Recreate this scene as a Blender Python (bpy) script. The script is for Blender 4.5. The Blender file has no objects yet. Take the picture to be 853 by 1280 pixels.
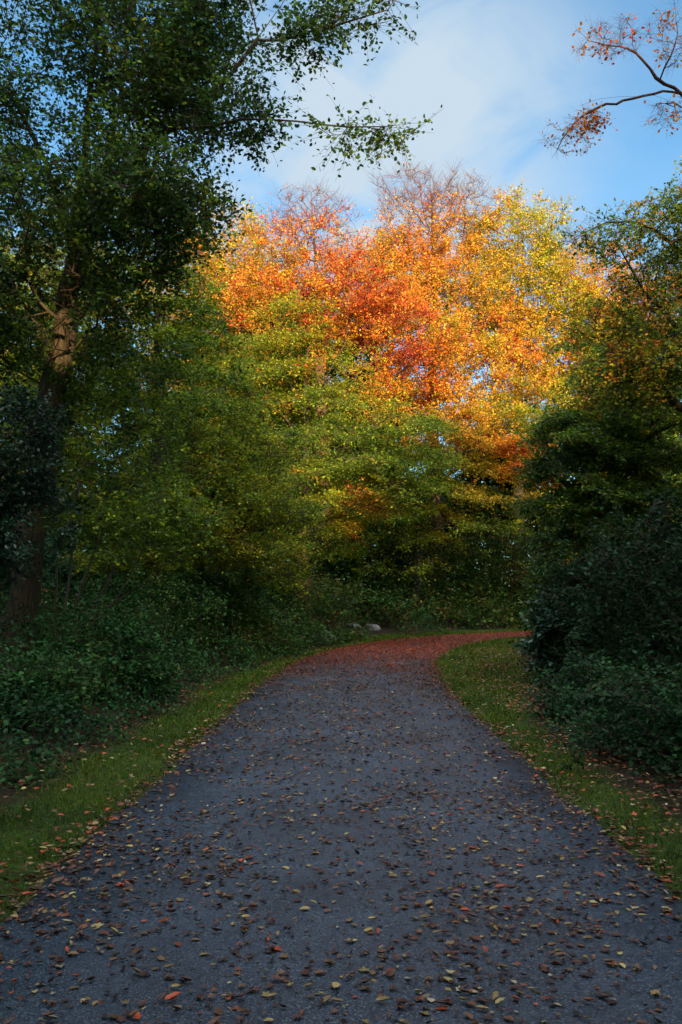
import bpy, math
import numpy as np
from mathutils import Vector
scene = bpy.context.scene
COL = scene.collection
RNG = np.random.default_rng(7)
# ---------------------------------------------------------------- camera
CAM_H = 1.5; FOC = 1100.0; PITCH = math.atan(115/FOC)
cam_d = bpy.data.cameras.new('camera'); cam = bpy.data.objects.new('camera', cam_d); COL.objects.link(cam)
cam_d.sensor_fit = 'HORIZONTAL'; cam_d.sensor_width = 24.0; cam_d.lens = 24.0*FOC/853.0
cam_d.clip_start = 0.05; cam_d.clip_end = 6000
cam.location = (0, 0, CAM_H); cam.rotation_euler = (math.pi/2 + PITCH, 0, 0)
scene.camera = cam
def W(px, py, Y):
    """survey helper: the point of the place seen in direction px,py at distance Y along the path"""
    a = (px-426.5)/FOC; b = (640-py)/FOC
    dy = math.cos(PITCH) - b*math.sin(PITCH); dz = math.sin(PITCH) + b*math.cos(PITCH)
    return np.array([a/dy*Y, Y, CAM_H + dz/dy*Y])
# ---------------------------------------------------------------- sun + sky
SUN_AZ = math.radians(168)      # clockwise from +Y : behind the camera, to the right
SUN_EL = math.radians(13)
SDIR = np.array([math.sin(SUN_AZ)*math.cos(SUN_EL), math.cos(SUN_AZ)*math.cos(SUN_EL), math.sin(SUN_EL)])
sd = bpy.data.lights.new('sun', 'SUN'); sd.energy = 5.0; sd.angle = math.radians(0.5); sd.color = (1.0, 0.71, 0.38)
so = bpy.data.objects.new('sun', sd); COL.objects.link(so)
so.rotation_euler = Vector(SDIR).to_track_quat('Z', 'Y').to_euler()
CLOUD_A = (1.95, 2.4, 2.8, 1); CLOUD_FILL = (16.5, 16.8, 17.4, 1)
world = bpy.data.worlds.new('World'); scene.world = world; world.use_nodes = True
nt = world.node_tree; nt.nodes.clear()
def N(nt, t, **k):
    n = nt.nodes.new(t)
    for a, v in k.items():
        if a in ('ins',):
            for kk, vv in v.items(): n.inputs[kk].default_value = vv
        else: setattr(n, a, v)
    return n
L = lambda nt, a, b: nt.links.new(a, b)
sky = N(nt, 'ShaderNodeTexSky', sky_type='NISHITA', sun_disc=False, sun_elevation=SUN_EL, sun_rotation=SUN_AZ,
        air_density=1.0, dust_density=0.6, ozone_density=2.2)
tc = N(nt, 'ShaderNodeTexCoord')
mp = N(nt, 'ShaderNodeMapping'); mp.inputs['Scale'].default_value = (2.0, 2.0, 3.2); mp.inputs['Rotation'].default_value = (0.3, 0.5, 0.2)
L(nt, tc.outputs['Generated'], mp.inputs['Vector'])
nz = N(nt, 'ShaderNodeTexNoise', ins={'Scale': 1.6, 'Detail': 5.0, 'Roughness': 0.52, 'Distortion': 0.35})
L(nt, mp.outputs[0], nz.inputs['Vector'])
cr = N(nt, 'ShaderNodeMapRange', interpolation_type='SMOOTHSTEP', ins={'From Min': 0.36, 'From Max': 0.66, 'To Min': .04, 'To Max': 0.8}); L(nt, nz.outputs['Fac'], cr.inputs['Value'])
# a soft bank of thin cloud ahead, slightly left and above the trees
cd = W(450, 185, 1000) - np.array([0, 0, CAM_H]); cd /= np.linalg.norm(cd)
dt = N(nt, 'ShaderNodeVectorMath', operation='DOT_PRODUCT'); L(nt, tc.outputs['Generated'], dt.inputs[0]); dt.inputs[1].default_value = tuple(cd)
bk = N(nt, 'ShaderNodeMapRange', interpolation_type='SMOOTHSTEP', ins={'From Min': 0.955, 'From Max': 0.999, 'To Max': 0.85}); L(nt, dt.outputs['Value'], bk.inputs['Value'])
nz2 = N(nt, 'ShaderNodeTexNoise', ins={'Scale': 3.2, 'Detail': 6.0, 'Roughness': 0.5, 'Distortion': 0.5}); L(nt, mp.outputs[0], nz2.inputs['Vector'])
n2r = N(nt, 'ShaderNodeMapRange', interpolation_type='SMOOTHSTEP', ins={'From Min': 0.3, 'From Max': 0.62}); L(nt, nz2.outputs['Fac'], n2r.inputs['Value'])
mu = N(nt, 'ShaderNodeMath', operation='MULTIPLY'); L(nt, bk.outputs[0], mu.inputs[0]); L(nt, n2r.outputs[0], mu.inputs[1])
ad = N(nt, 'ShaderNodeMath', operation='ADD', use_clamp=True); L(nt, mu.outputs[0], ad.inputs[0])
m2 = N(nt, 'ShaderNodeMath', operation='MULTIPLY', ins={1: 0.30}); L(nt, cr.outputs[0], m2.inputs[0]); L(nt, m2.outputs[0], ad.inputs[1])
# unseen cloud overhead and behind the camera, added bright and thick as fill light
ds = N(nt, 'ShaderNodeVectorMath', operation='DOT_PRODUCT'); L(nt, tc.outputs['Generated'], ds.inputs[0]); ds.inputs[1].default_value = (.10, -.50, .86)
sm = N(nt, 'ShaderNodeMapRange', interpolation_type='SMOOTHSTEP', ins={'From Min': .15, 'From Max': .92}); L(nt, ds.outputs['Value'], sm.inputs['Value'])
cc = N(nt, 'ShaderNodeMix', data_type='RGBA'); L(nt, sm.outputs[0], cc.inputs['Factor']); cc.inputs[6].default_value = CLOUD_A; cc.inputs[7].default_value = CLOUD_FILL
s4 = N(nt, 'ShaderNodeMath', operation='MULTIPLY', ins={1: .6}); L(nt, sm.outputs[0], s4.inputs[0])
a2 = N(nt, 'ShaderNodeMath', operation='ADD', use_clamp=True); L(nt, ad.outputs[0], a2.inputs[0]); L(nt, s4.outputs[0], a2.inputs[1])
sg = N(nt, 'ShaderNodeMix', data_type='RGBA', blend_type='MULTIPLY', ins={'Factor': 1.0}); L(nt, sky.outputs[0], sg.inputs[6]); sg.inputs[7].default_value = (.50, .84, .93, 1)
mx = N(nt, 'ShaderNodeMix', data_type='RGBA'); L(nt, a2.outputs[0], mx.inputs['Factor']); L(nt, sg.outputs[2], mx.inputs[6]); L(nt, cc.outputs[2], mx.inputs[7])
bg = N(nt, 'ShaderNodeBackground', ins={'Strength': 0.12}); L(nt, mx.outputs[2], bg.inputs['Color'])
wo = N(nt, 'ShaderNodeOutputWorld'); L(nt, bg.outputs[0], wo.inputs['Surface'])
scene.view_settings.view_transform = 'Standard'; scene.view_settings.look = 'None'
scene.view_settings.exposure = 1.35; scene.view_settings.gamma = 1.0; scene.view_settings.use_curve_mapping = False
scene.render.engine = 'CYCLES'
scene.cycles.max_bounces = 6; scene.cycles.diffuse_bounces = 3; scene.cycles.transmission_bounces = 3; scene.cycles.glossy_bounces = 2
scene.cycles.transparent_max_bounces = 4
# ---------------------------------------------------------------- materials
def new_mat(name):
    m = bpy.data.materials.new(name); m.use_nodes = True; m.node_tree.nodes.clear(); return m, m.node_tree
def ramp(nt, stops, interp='LINEAR'):
    r = nt.nodes.new('ShaderNodeValToRGB'); e = r.color_ramp.elements; r.color_ramp.interpolation = interp
    while len(e) < len(stops): e.new(0.5)
    for i, (p, c) in enumerate(stops): e[i].position = p; e[i].color = (*c, 1)
    return r
TINTS = [(0.0, (.014, .042, .016)), (.18, (.034, .085, .014)), (.36, (.135, .225, .016)), (.48, (.31, .34, .016)), (.60, (.50, .33, .020)),
         (.72, (.66, .26, .018)), (.84, (.56, .105, .016)), (.93, (.42, .045, .018)), (1.0, (.24, .022, .014))]
def leaf_mat(name, stops=TINTS, rough=0.5, trans=0.46, spec=0.22, var=0.10, vlo=.38, vhi=1.6):
    m, t = new_mat(name)
    at = N(t, 'ShaderNodeAttribute', attribute_name='tint')
    ge = N(t, 'ShaderNodeNewGeometry')
    mr = N(t, 'ShaderNodeMapRange', ins={'To Min': -var, 'To Max': var}); L(t, ge.outputs['Random Per Island'], mr.inputs['Value'])
    a = N(t, 'ShaderNodeMath', operation='ADD', use_clamp=True); L(t, at.outputs['Fac'], a.inputs[0]); L(t, mr.outputs[0], a.inputs[1])
    r = ramp(t, stops); L(t, a.outputs[0], r.inputs[0])
    # second independent variation: value
    ml = N(t, 'ShaderNodeMath', operation='MULTIPLY', ins={1: 37.31}); L(t, ge.outputs['Random Per Island'], ml.inputs[0])
    fr = N(t, 'ShaderNodeMath', operation='FRACT'); L(t, ml.outputs[0], fr.inputs[0])
    vr = N(t, 'ShaderNodeMapRange', ins={'To Min': vlo, 'To Max': vhi}); L(t, fr.outputs[0], vr.inputs['Value'])
    hs = N(t, 'ShaderNodeHueSaturation'); L(t, r.outputs[0], hs.inputs['Color']); L(t, vr.outputs[0], hs.inputs['Value'])
    p = N(t, 'ShaderNodeBsdfPrincipled', ins={'Roughness': rough, 'Specular IOR Level': spec}); L(t, hs.outputs[0], p.inputs['Base Color'])
    tr = N(t, 'ShaderNodeBsdfTranslucent'); L(t, hs.outputs[0], tr.inputs['Color'])
    ms = N(t, 'ShaderNodeMixShader', ins={0: trans}); L(t, p.outputs[0], ms.inputs[1]); L(t, tr.outputs[0], ms.inputs[2])
    o = N(t, 'ShaderNodeOutputMaterial'); L(t, ms.outputs[0], o.inputs['Surface'])
    return m
M_LEAF = leaf_mat('autumn_leaf')
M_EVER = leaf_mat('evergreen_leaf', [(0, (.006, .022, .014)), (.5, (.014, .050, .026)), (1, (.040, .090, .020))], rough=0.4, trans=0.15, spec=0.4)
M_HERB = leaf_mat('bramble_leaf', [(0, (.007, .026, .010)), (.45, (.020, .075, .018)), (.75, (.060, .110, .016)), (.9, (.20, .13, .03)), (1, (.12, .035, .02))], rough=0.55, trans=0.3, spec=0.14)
M_GRASS = leaf_mat('grass_blade', [(0, (.022, .046, .006)), (.5, (.066, .124, .007)), (1, (.13, .17, .014))], rough=0.55, trans=0.35, spec=0.25, var=0.25)
M_LITTER = leaf_mat('fallen_leaf', [(0, (.020, .010, .008)), (.22, (.055, .020, .014)), (.35, (.085, .032, .018)), (.46, (.44, .062, .011)), (.56, (.17, .055, .020)), (.70, (.12, .070, .035)), (.82, (.24, .16, .055)), (.92, (.34, .27, .09)), (1, (.36, .31, .20))],
                    rough=0.5, trans=0.05, spec=0.4, var=0.05, vlo=.5, vhi=1.3)
def bark_mat(name, c1, c2, moss=0.0):
    m, t = new_mat(name)
    tc = N(t, 'ShaderNodeTexCoord'); mp = N(t, 'ShaderNodeMapping'); mp.inputs['Scale'].default_value = (9, 9, 1.6); L(t, tc.outputs['Object'], mp.inputs['Vector'])
    n = N(t, 'ShaderNodeTexNoise', ins={'Scale': 2.2, 'Detail': 7.0, 'Roughness': 0.65}); L(t, mp.outputs[0], n.inputs['Vector'])
    r = ramp(t, [(.3, c1), (.72, c2)]); L(t, n.outputs['Fac'], r.inputs[0])
    n2 = N(t, 'ShaderNodeTexNoise', ins={'Scale': 1.1, 'Detail': 4.0}); L(t, tc.outputs['Object'], n2.inputs['Vector'])
    r2 = N(t, 'ShaderNodeMapRange', ins={'From Min': .48, 'From Max': .62, 'To Max': moss}); L(t, n2.outputs['Fac'], r2.inputs['Value'])
    mx = N(t, 'ShaderNodeMix', data_type='RGBA'); L(t, r2.outputs[0], mx.inputs['Factor']); L(t, r.outputs[0], mx.inputs[6]); mx.inputs[7].default_value = (.045, .065, .015, 1)
    b = N(t, 'ShaderNodeBump', ins={'Strength': .8, 'Distance': .03}); L(t, n.outputs['Fac'], b.inputs['Height'])
    p = N(t, 'ShaderNodeBsdfPrincipled', ins={'Roughness': .85, 'Specular IOR Level': .2}); L(t, mx.outputs[2], p.inputs['Base Color']); L(t, b.outputs[0], p.inputs['Normal'])
    o = N(t, 'ShaderNodeOutputMaterial'); L(t, p.outputs[0], o.inputs['Surface'])
    return m
M_BARK = bark_mat('dark_bark', (.024, .020, .015), (.085, .070, .052), .6)
M_BARKP = bark_mat('grey_bark', (.045, .036, .026), (.14, .115, .085), .45)
M_BARKD = bark_mat('blackish_bark', (.015, .012, .009), (.12, .085, .050), .3)
M_TWIG = bark_mat('twig_bark', (.055, .026, .019), (.16, .075, .050))

# ---------------------------------------------------------------- ground shape
CL = np.array([(0.05, -60), (0.05, -8), (0.05, 0), (0.05, 3), (0.08, 6), (0.12, 10), (0.15, 14), (0.28, 18), (0.75, 22.5), (1.65, 26.5), (3.0, 30.0), (5.2, 33.2), (8.2, 35.8), (12, 38.0), (18, 40.5), (27, 43), (45, 46)], float)
def smooth_poly(P, n=14):
    out = []
    for i in range(len(P)-1):
        p0 = P[max(i-1, 0)]; p1 = P[i]; p2 = P[i+1]; p3 = P[min(i+2, len(P)-1)]
        l = np.linalg.norm(p2-p1); m1 = (p2-p0)/max(np.linalg.norm(p2-p1)+np.linalg.norm(p1-p0), 1e-6)*l; m2 = (p3-p1)/max(np.linalg.norm(p3-p2)+np.linalg.norm(p2-p1), 1e-6)*l
        for k in range(n):
            t = k/n; out.append((2*t**3-3*t**2+1)*p1+(t**3-2*t**2+t)*m1+(-2*t**3+3*t**2)*p2+(t**3-t**2)*m2)
    out.append(P[-1]); return np.array(out)
CLS = smooth_poly(CL)
def half_w(y): return 1.66 + 0.0*y
def path_d(x, y):
    """signed distance from the path's centre line, + on its right"""
    x = np.asarray(x, float); y = np.asarray(y, float); shp = x.shape; x = x.ravel(); y = y.ravel()
    best = np.full(x.shape, 1e9); sg = np.ones(x.shape)
    A = CLS[:-1]; B = CLS[1:]
    for a, b in zip(A, B):
        d = b-a; t = np.clip(((x-a[0])*d[0]+(y-a[1])*d[1])/(d@d), 0, 1)
        ex = x-a[0]-t*d[0]; ey = y-a[1]-t*d[1]; q = ex*ex+ey*ey
        m = q < best; best[m] = q[m]; sg[m] = np.sign(ex*d[1]-ey*d[0])[m]
    return (np.sqrt(best)*np.where(sg == 0, 1, sg)).reshape(shp)
_w = np.random.default_rng(3); _wd = _w.normal(size=(14, 3)); _wd /= np.linalg.norm(_wd, axis=1)[:, None]; _wp = _w.uniform(0, 6.28, 14); _wf = _w.uniform(.6, 2.4, 14)
def noise3(p, s=1.0, off=0.0):
    p = np.asarray(p, float)*s
    v = np.zeros(p.shape[:-1])
    q = p + 0.7*np.sin(p[..., [1, 2, 0]]*1.3 + off)
    for d, ph, f in zip(_wd, _wp, _wf): v = v + np.sin((q@d)*f*2.2 + ph + off*1.7)/np.sqrt(f)
    return v/5.0          # about -1..1
def noise2(x, y, s=1.0, off=0.0):
    return noise3(np.stack([np.asarray(x, float), np.asarray(y, float), np.zeros_like(np.asarray(x, float))], -1), s, off)
def rise(y):
    t = np.clip(np.asarray(y, float)-13, 0, 60); return np.where(t < 6, t*t*0.0013, 0.0013*36 + (t-6)*0.0156)
def ground(x, y, d=None):
    x = np.asarray(x, float); y = np.asarray(y, float)
    if d is None: d = path_d(x, y)
    a = np.abs(d)
    z = rise(y)
    z = z + np.where(a < 1.45, -0.03, np.where(a < 1.8, -0.03+(a-1.45)/.35*.045, 0.015))
    bank = np.clip((a-2.6)/4, 0, 1); bank = bank*bank*(3-2*bank)
    z = z + bank*np.where(d < 0, 0.45, 0.12)
    z = z + np.clip(a-2.0, 0, 2)/2*0.05*noise2(x, y, .8)
    return z
def axis(lo, hi, step, far, n=14):
    mid = np.arange(lo, hi+1e-6, step); g = np.geomspace(step*2, far, n)
    return np.concatenate([(lo-g)[::-1], mid, hi+g])

def mesh_obj(name, V, F, mat, parent=None, tint=None, smooth=False):
    """V (n,3); F (m,k) same-length faces, or a list of such arrays"""
    me = bpy.data.meshes.new(name)
    Fs = F if isinstance(F, list) else [F]
    Fs = [np.asarray(f, np.int32) for f in Fs if len(f)]
    V = np.ascontiguousarray(V, np.float32)
    me.vertices.add(len(V)); me.vertices.foreach_set('co', V.ravel())
    loops = np.concatenate([f.ravel() for f in Fs]); tot = np.concatenate([np.full(len(f), f.shape[1], np.int32) for f in Fs])
    st = np.zeros(len(tot), np.int32); st[1:] = np.cumsum(tot)[:-1]
    me.loops.add(len(loops)); me.loops.foreach_set('vertex_index', loops)
    me.polygons.add(len(tot)); me.polygons.foreach_set('loop_start', st)
    if smooth: me.polygons.foreach_set('use_smooth', np.ones(len(tot), bool))
    if tint is not None:
        a = me.attributes.new('tint', 'FLOAT', 'POINT'); a.data.foreach_set('value', np.ascontiguousarray(tint, np.float32))
    me.update(calc_edges=True)
    if mat: me.materials.append(mat)
    o = bpy.data.objects.new(name, me); COL.objects.link(o)
    if parent is not None: o.parent = parent
    return o
def tag(o, label=None, cat=None, group=None, kind=None):
    for k, v in (('label', label), ('category', cat), ('group', group), ('kind', kind)):
        if v: o[k] = v
    return o
def empty(name, loc, label, cat, group=None):
    o = bpy.data.objects.new(name, None); COL.objects.link(o); o.location = tuple(loc); o.empty_display_size = .3
    return tag(o, label, cat, group)
def dup(root, loc, rz=0, sc=1.0, label=None, group=None):
    r = root.copy(); COL.objects.link(r); r.location = tuple(loc); r.rotation_euler = (0, 0, rz); r.scale = (sc, sc, sc) if np.isscalar(sc) else sc
    if label: r['label'] = label
    if group: r['group'] = group
    for ch in list(root.children):
        c = ch.copy(); COL.objects.link(c); c.parent = r
    return r

# terrain sheet
gx = axis(-14, 22, .25, 1500); gy = axis(-4, 50, .25, 1500)
X, Y = np.meshgrid(gx, gy); D = path_d(X, Y); Z = ground(X, Y, D)
nx, ny = len(gx), len(gy); idx = np.arange(nx*ny).reshape(ny, nx)
F = np.stack([idx[:-1, :-1], idx[:-1, 1:], idx[1:, 1:], idx[1:, :-1]], -1).reshape(-1, 4)
def ground_mat():
    m, t = new_mat('woodland_soil')
    tc = N(t, 'ShaderNodeTexCoord')
    n = N(t, 'ShaderNodeTexNoise', ins={'Scale': 1.3, 'Detail': 8.0, 'Roughness': .7}); L(t, tc.outputs['Object'], n.inputs['Vector'])
    n2 = N(t, 'ShaderNodeTexVoronoi', ins={'Scale': 22.0}); L(t, tc.outputs['Object'], n2.inputs['Vector'])
    soil = ramp(t, [(.3, (.018, .012, .008)), (.55, (.040, .026, .014)), (.75, (.030, .038, .012))]); L(t, n.outputs['Fac'], soil.inputs[0])
    turf = ramp(t, [(.3, (.020, .040, .006)), (.7, (.045, .080, .010))]); L(t, n.outputs['Fac'], turf.inputs[0])
    at = N(t, 'ShaderNodeAttribute', attribute_name='tint')
    mx = N(t, 'ShaderNodeMix', data_type='RGBA'); L(t, at.outputs['Fac'], mx.inputs['Factor']); L(t, soil.outputs[0], mx.inputs[6]); L(t, turf.outputs[0], mx.inputs[7])
    hs = N(t, 'ShaderNodeMix', data_type='RGBA', blend_type='MULTIPLY', ins={'Factor': .5}); L(t, mx.outputs[2], hs.inputs[6]); L(t, n2.outputs['Color'], hs.inputs[7])
    b = N(t, 'ShaderNodeBump', ins={'Strength': .7, 'Distance': .05}); L(t, n2.outputs['Distance'], b.inputs['Height'])
    p = N(t, 'ShaderNodeBsdfPrincipled', ins={'Roughness': .9, 'Specular IOR Level': .15}); L(t, hs.outputs[2], p.inputs['Base Color']); L(t, b.outputs[0], p.inputs['Normal'])
    o = N(t, 'ShaderNodeOutputMaterial'); L(t, p.outputs[0], o.inputs['Surface'])
    return m
def verge_edge(x, y, d):
    """distance from the centre line at which the mown grass ends"""
    x = np.asarray(x, float); y = np.asarray(y, float)
    return np.where(d < 0, 2.6 - np.clip(y-16, 0, 8)*.07, 2.35 + np.clip(y-11, 0, 7)*.19 - np.clip(y-27, 0, 6)*.1) + .22*noise2(x, y, .55, 2.0)
turf = np.clip((verge_edge(X, Y, D)-np.abs(D))/.3, 0, 1)
far_turf = np.clip(1-np.abs(np.abs(D)-2.4)/1.2, 0, 1)*(Y > 28)
turf = np.maximum(turf, far_turf)
tag(mesh_obj('ground', np.stack([X, Y, Z], -1).reshape(-1, 3), F, ground_mat(), tint=turf.ravel(), smooth=True), kind='structure')

# asphalt path
def asphalt_mat():
    m, t = new_mat('worn_asphalt')
    tc = N(t, 'ShaderNodeTexCoord')
    v = N(t, 'ShaderNodeTexVoronoi', ins={'Scale': 150.0}); L(t, tc.outputs['Object'], v.inputs['Vector'])
    n = N(t, 'ShaderNodeTexNoise', ins={'Scale': 0.9, 'Detail': 9.0, 'Roughness': .68}); L(t, tc.outputs['Object'], n.inputs['Vector'])
    f = N(t, 'ShaderNodeTexNoise', ins={'Scale': 160.0, 'Detail': 3.0}); L(t, tc.outputs['Object'], f.inputs['Vector'])
    sp = N(t, 'ShaderNodeSeparateColor'); L(t, v.outputs['Color'], sp.inputs[0])
    r = ramp(t, [(0, (.007, .013, .024)), (.5, (.018, .033, .057)), (.85, (.040, .063, .100)), (1, (.11, .14, .17))]); L(t, sp.outputs[0], r.inputs[0])
    r2 = ramp(t, [(.3, (.65, .65, .67)), (.7, (1.25, 1.25, 1.25))]); L(t, n.outputs['Fac'], r2.inputs[0])
    mx = N(t, 'ShaderNodeMix', data_type='RGBA', blend_type='MULTIPLY', ins={'Factor': 1.0}); L(t, r.outputs[0], mx.inputs[6]); L(t, r2.outputs[0], mx.inputs[7])
    rr = N(t, 'ShaderNodeMapRange', ins={'From Min': .35, 'From Max': .65, 'To Min': .36, 'To Max': .58}); L(t, n.outputs['Fac'], rr.inputs['Value'])
    b1 = N(t, 'ShaderNodeBump', ins={'Strength': .7, 'Distance': .004}); L(t, v.outputs['Distance'], b1.inputs['Height'])
    b2 = N(t, 'ShaderNodeBump', ins={'Strength': .5, 'Distance': .004}); L(t, f.outputs['Fac'], b2.inputs['Height']); L(t, b1.outputs[0], b2.inputs['Normal'])
    p = N(t, 'ShaderNodeBsdfPrincipled', ins={'Specular IOR Level': .5}); L(t, mx.outputs[2], p.inputs['Base Color']); L(t, rr.outputs[0], p.inputs['Roughness']); L(t, b2.outputs[0], p.inputs['Normal'])
    o = N(t, 'ShaderNodeOutputMaterial'); L(t, p.outputs[0], o.inputs['Surface'])
    return m
P = smooth_poly(CL, 60); T = np.gradient(P, axis=0); T /= np.linalg.norm(T, axis=1)[:, None]; Nn = np.stack([T[:, 1], -T[:, 0]], 1)
cols = [(-1, -.05), (-1, 0), (-.6, .012), (0, .02), (.6, .012), (1, 0), (1, -.05)]
rows = []
for (k, dz) in cols:
    s = np.arange(len(P)); hw = 1.66 + (.05*noise2(P[:, 0]+k*9, P[:, 1], 1.1) + .03*noise2(P[:, 0]+k*9, P[:, 1], 4.0))*(abs(k) == 1)
    q = P + Nn*(k*hw)[:, None]; rows.append(np.stack([q[:, 0], q[:, 1], rise(q[:, 1])+.004+dz], -1))
R = np.stack(rows, 1); n0, n1 = R.shape[:2]; idx = np.arange(n0*n1).reshape(n0, n1)
F = np.stack([idx[:-1, :-1], idx[:-1, 1:], idx[1:, 1:], idx[1:, :-1]], -1).reshape(-1, 4)
tag(mesh_obj('path', R.reshape(-1, 3), F, asphalt_mat(), smooth=True), kind='structure')
def path_z(x, y, d): return rise(y)+.004+.02*(1-np.clip(np.abs(d)/1.66, 0, 1)**2)

# ---------------------------------------------------------------- leaves
T_DIA = (np.array([(0, 0, 0), (.42, .34, .07), (1, 0, -.03), (.42, -.34, .07)]), np.array([(0, 1, 2), (0, 2, 3)]))
T_OVAL = (np.array([(0, 0, 0), (.22, .25, .05), (.62, .30, .06), (1, 0, -.08), (.62, -.30, .06), (.22, -.25, .05), (.5, 0, -.02)]),
          np.array([(0, 1, 6), (1, 2, 6), (2, 3, 6), (3, 4, 6), (4, 5, 6), (5, 0, 6)]))
T_LOBE = (np.array([(.12, 0, 0), (.0, .28, .05), (.28, .24, .02), (.46, .46, .16), (.60, .26, .06), (1, .05, .10), (.62, -.22, .05), (.50, -.42, .17), (.28, -.22, .02), (.02, -.30, .05), (.4, 0, -.03)]),
          np.array([(i, (i+1) % 10, 10) for i in range(10)]))
T_CURL = (np.array([(0, 0, .10), (.2, .16, .24), (.6, .20, .30), (1, .03, .26), (.62, -.19, .22), (.22, -.17, .14), (.5, 0, 0)]), T_OVAL[1])
def leaves(c, u, n, size, tmpl):
    """c,u,n (m,3); returns verts, faces"""
    u = u/np.linalg.norm(u, axis=1)[:, None]
    v = np.cross(n, u); v /= np.maximum(np.linalg.norm(v, axis=1), 1e-6)[:, None]; w = np.cross(u, v)
    tv, tf = tmpl; m = len(c); k = len(tv); s = np.broadcast_to(np.asarray(size), (m,))[:, None, None]
    V = c[:, None, :] + s*(tv[None, :, 0:1]*u[:, None, :] + tv[None, :, 1:2]*v[:, None, :] + tv[None, :, 2:3]*w[:, None, :])
    F = (tf[None] + (np.arange(m)*k)[:, None, None]).reshape(-1, tf.shape[1])
    return V.reshape(-1, 3), F, k
def rdir(rng, m, zs=1.0):
    d = rng.normal(size=(m, 3)); d[:, 2] *= zs; return d/np.linalg.norm(d, axis=1)[:, None]

def prisms(A, B, ra, rb):
    """thin three sided twigs A->B"""
    d = B-A; ln = np.linalg.norm(d, axis=1); d = d/np.maximum(ln, 1e-6)[:, None]
    ref = np.where(np.abs(d[:, 2:3]) < .8, np.array([[0, 0, 1.]]), np.array([[1., 0, 0]]))
    p = np.cross(d, ref); p /= np.linalg.norm(p, axis=1)[:, None]; q = np.cross(d, p)
    m = len(A); V = np.zeros((m, 6, 3))
    for k in range(3):
        a = k*2*math.pi/3; o = math.cos(a)*p+math.sin(a)*q
        V[:, k] = A+o*ra[:, None]; V[:, 3+k] = B+o*rb[:, None]
    f = np.array([(0, 1, 4, 3), (1, 2, 5, 4), (2, 0, 3, 5)])
    return V.reshape(-1, 3), (f[None]+(np.arange(m)*6)[:, None, None]).reshape(-1, 4)

def tubes(chains):
    """chains: list of (pts (n,3), radii (n,))"""
    Vs = []; Fs = []; off = 0
    for pts, rad in chains:
        n = len(pts)
        if n < 2: continue
        k = 10 if rad[0] > .12 else (6 if rad[0] > .03 else (4 if rad[0] > .012 else 3))
        t = np.gradient(pts, axis=0); t /= np.maximum(np.linalg.norm(t, axis=1), 1e-9)[:, None]
        mean = t.mean(0); ref = np.array([1., 0, 0]) if abs(mean[0]) < .6*np.linalg.norm(mean)+1e-9 else np.array([0, 1., 0])
        p = np.cross(t, ref); p /= np.maximum(np.linalg.norm(p, axis=1), 1e-9)[:, None]; q = np.cross(t, p)
        a = np.arange(k)*2*math.pi/k
        rr = rad[:, None]*np.ones(k)[None]
        if k == 10: rr = rr*(1+.10*np.sin(a*3+pts[:, 2:3]*.7)+.05*np.sin(a*5+pts[:, 2:3]*2.1))
        V = pts[:, None]+rr[..., None]*(np.cos(a)[None, :, None]*p[:, None]+np.sin(a)[None, :, None]*q[:, None])
        Vs.append(V.reshape(-1, 3))
        i = np.arange(n-1)[:, None]*k; j = np.arange(k)[None]; j2 = (j+1) % k
        Fs.append((np.stack([i+j, i+j2, i+k+j2, i+k+j], -1).reshape(-1, 4))+off); off += n*k
    return np.concatenate(Vs), np.concatenate(Fs)

def crv(pts, step=.5, wob=.04, rng=None):
    pts = np.asarray(pts, float); s = smooth_poly(pts, 8)
    L_ = np.concatenate([[0], np.cumsum(np.linalg.norm(np.diff(s, axis=0), axis=1))]); n = max(int(L_[-1]/step), 2)
    u = np.linspace(0, L_[-1], n+1); out = np.stack([np.interp(u, L_, s[:, i]) for i in range(3)], 1)
    if rng is not None and n > 2: out[1:-1] += rng.normal(size=(n-1, 3))*wob
    return out

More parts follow.
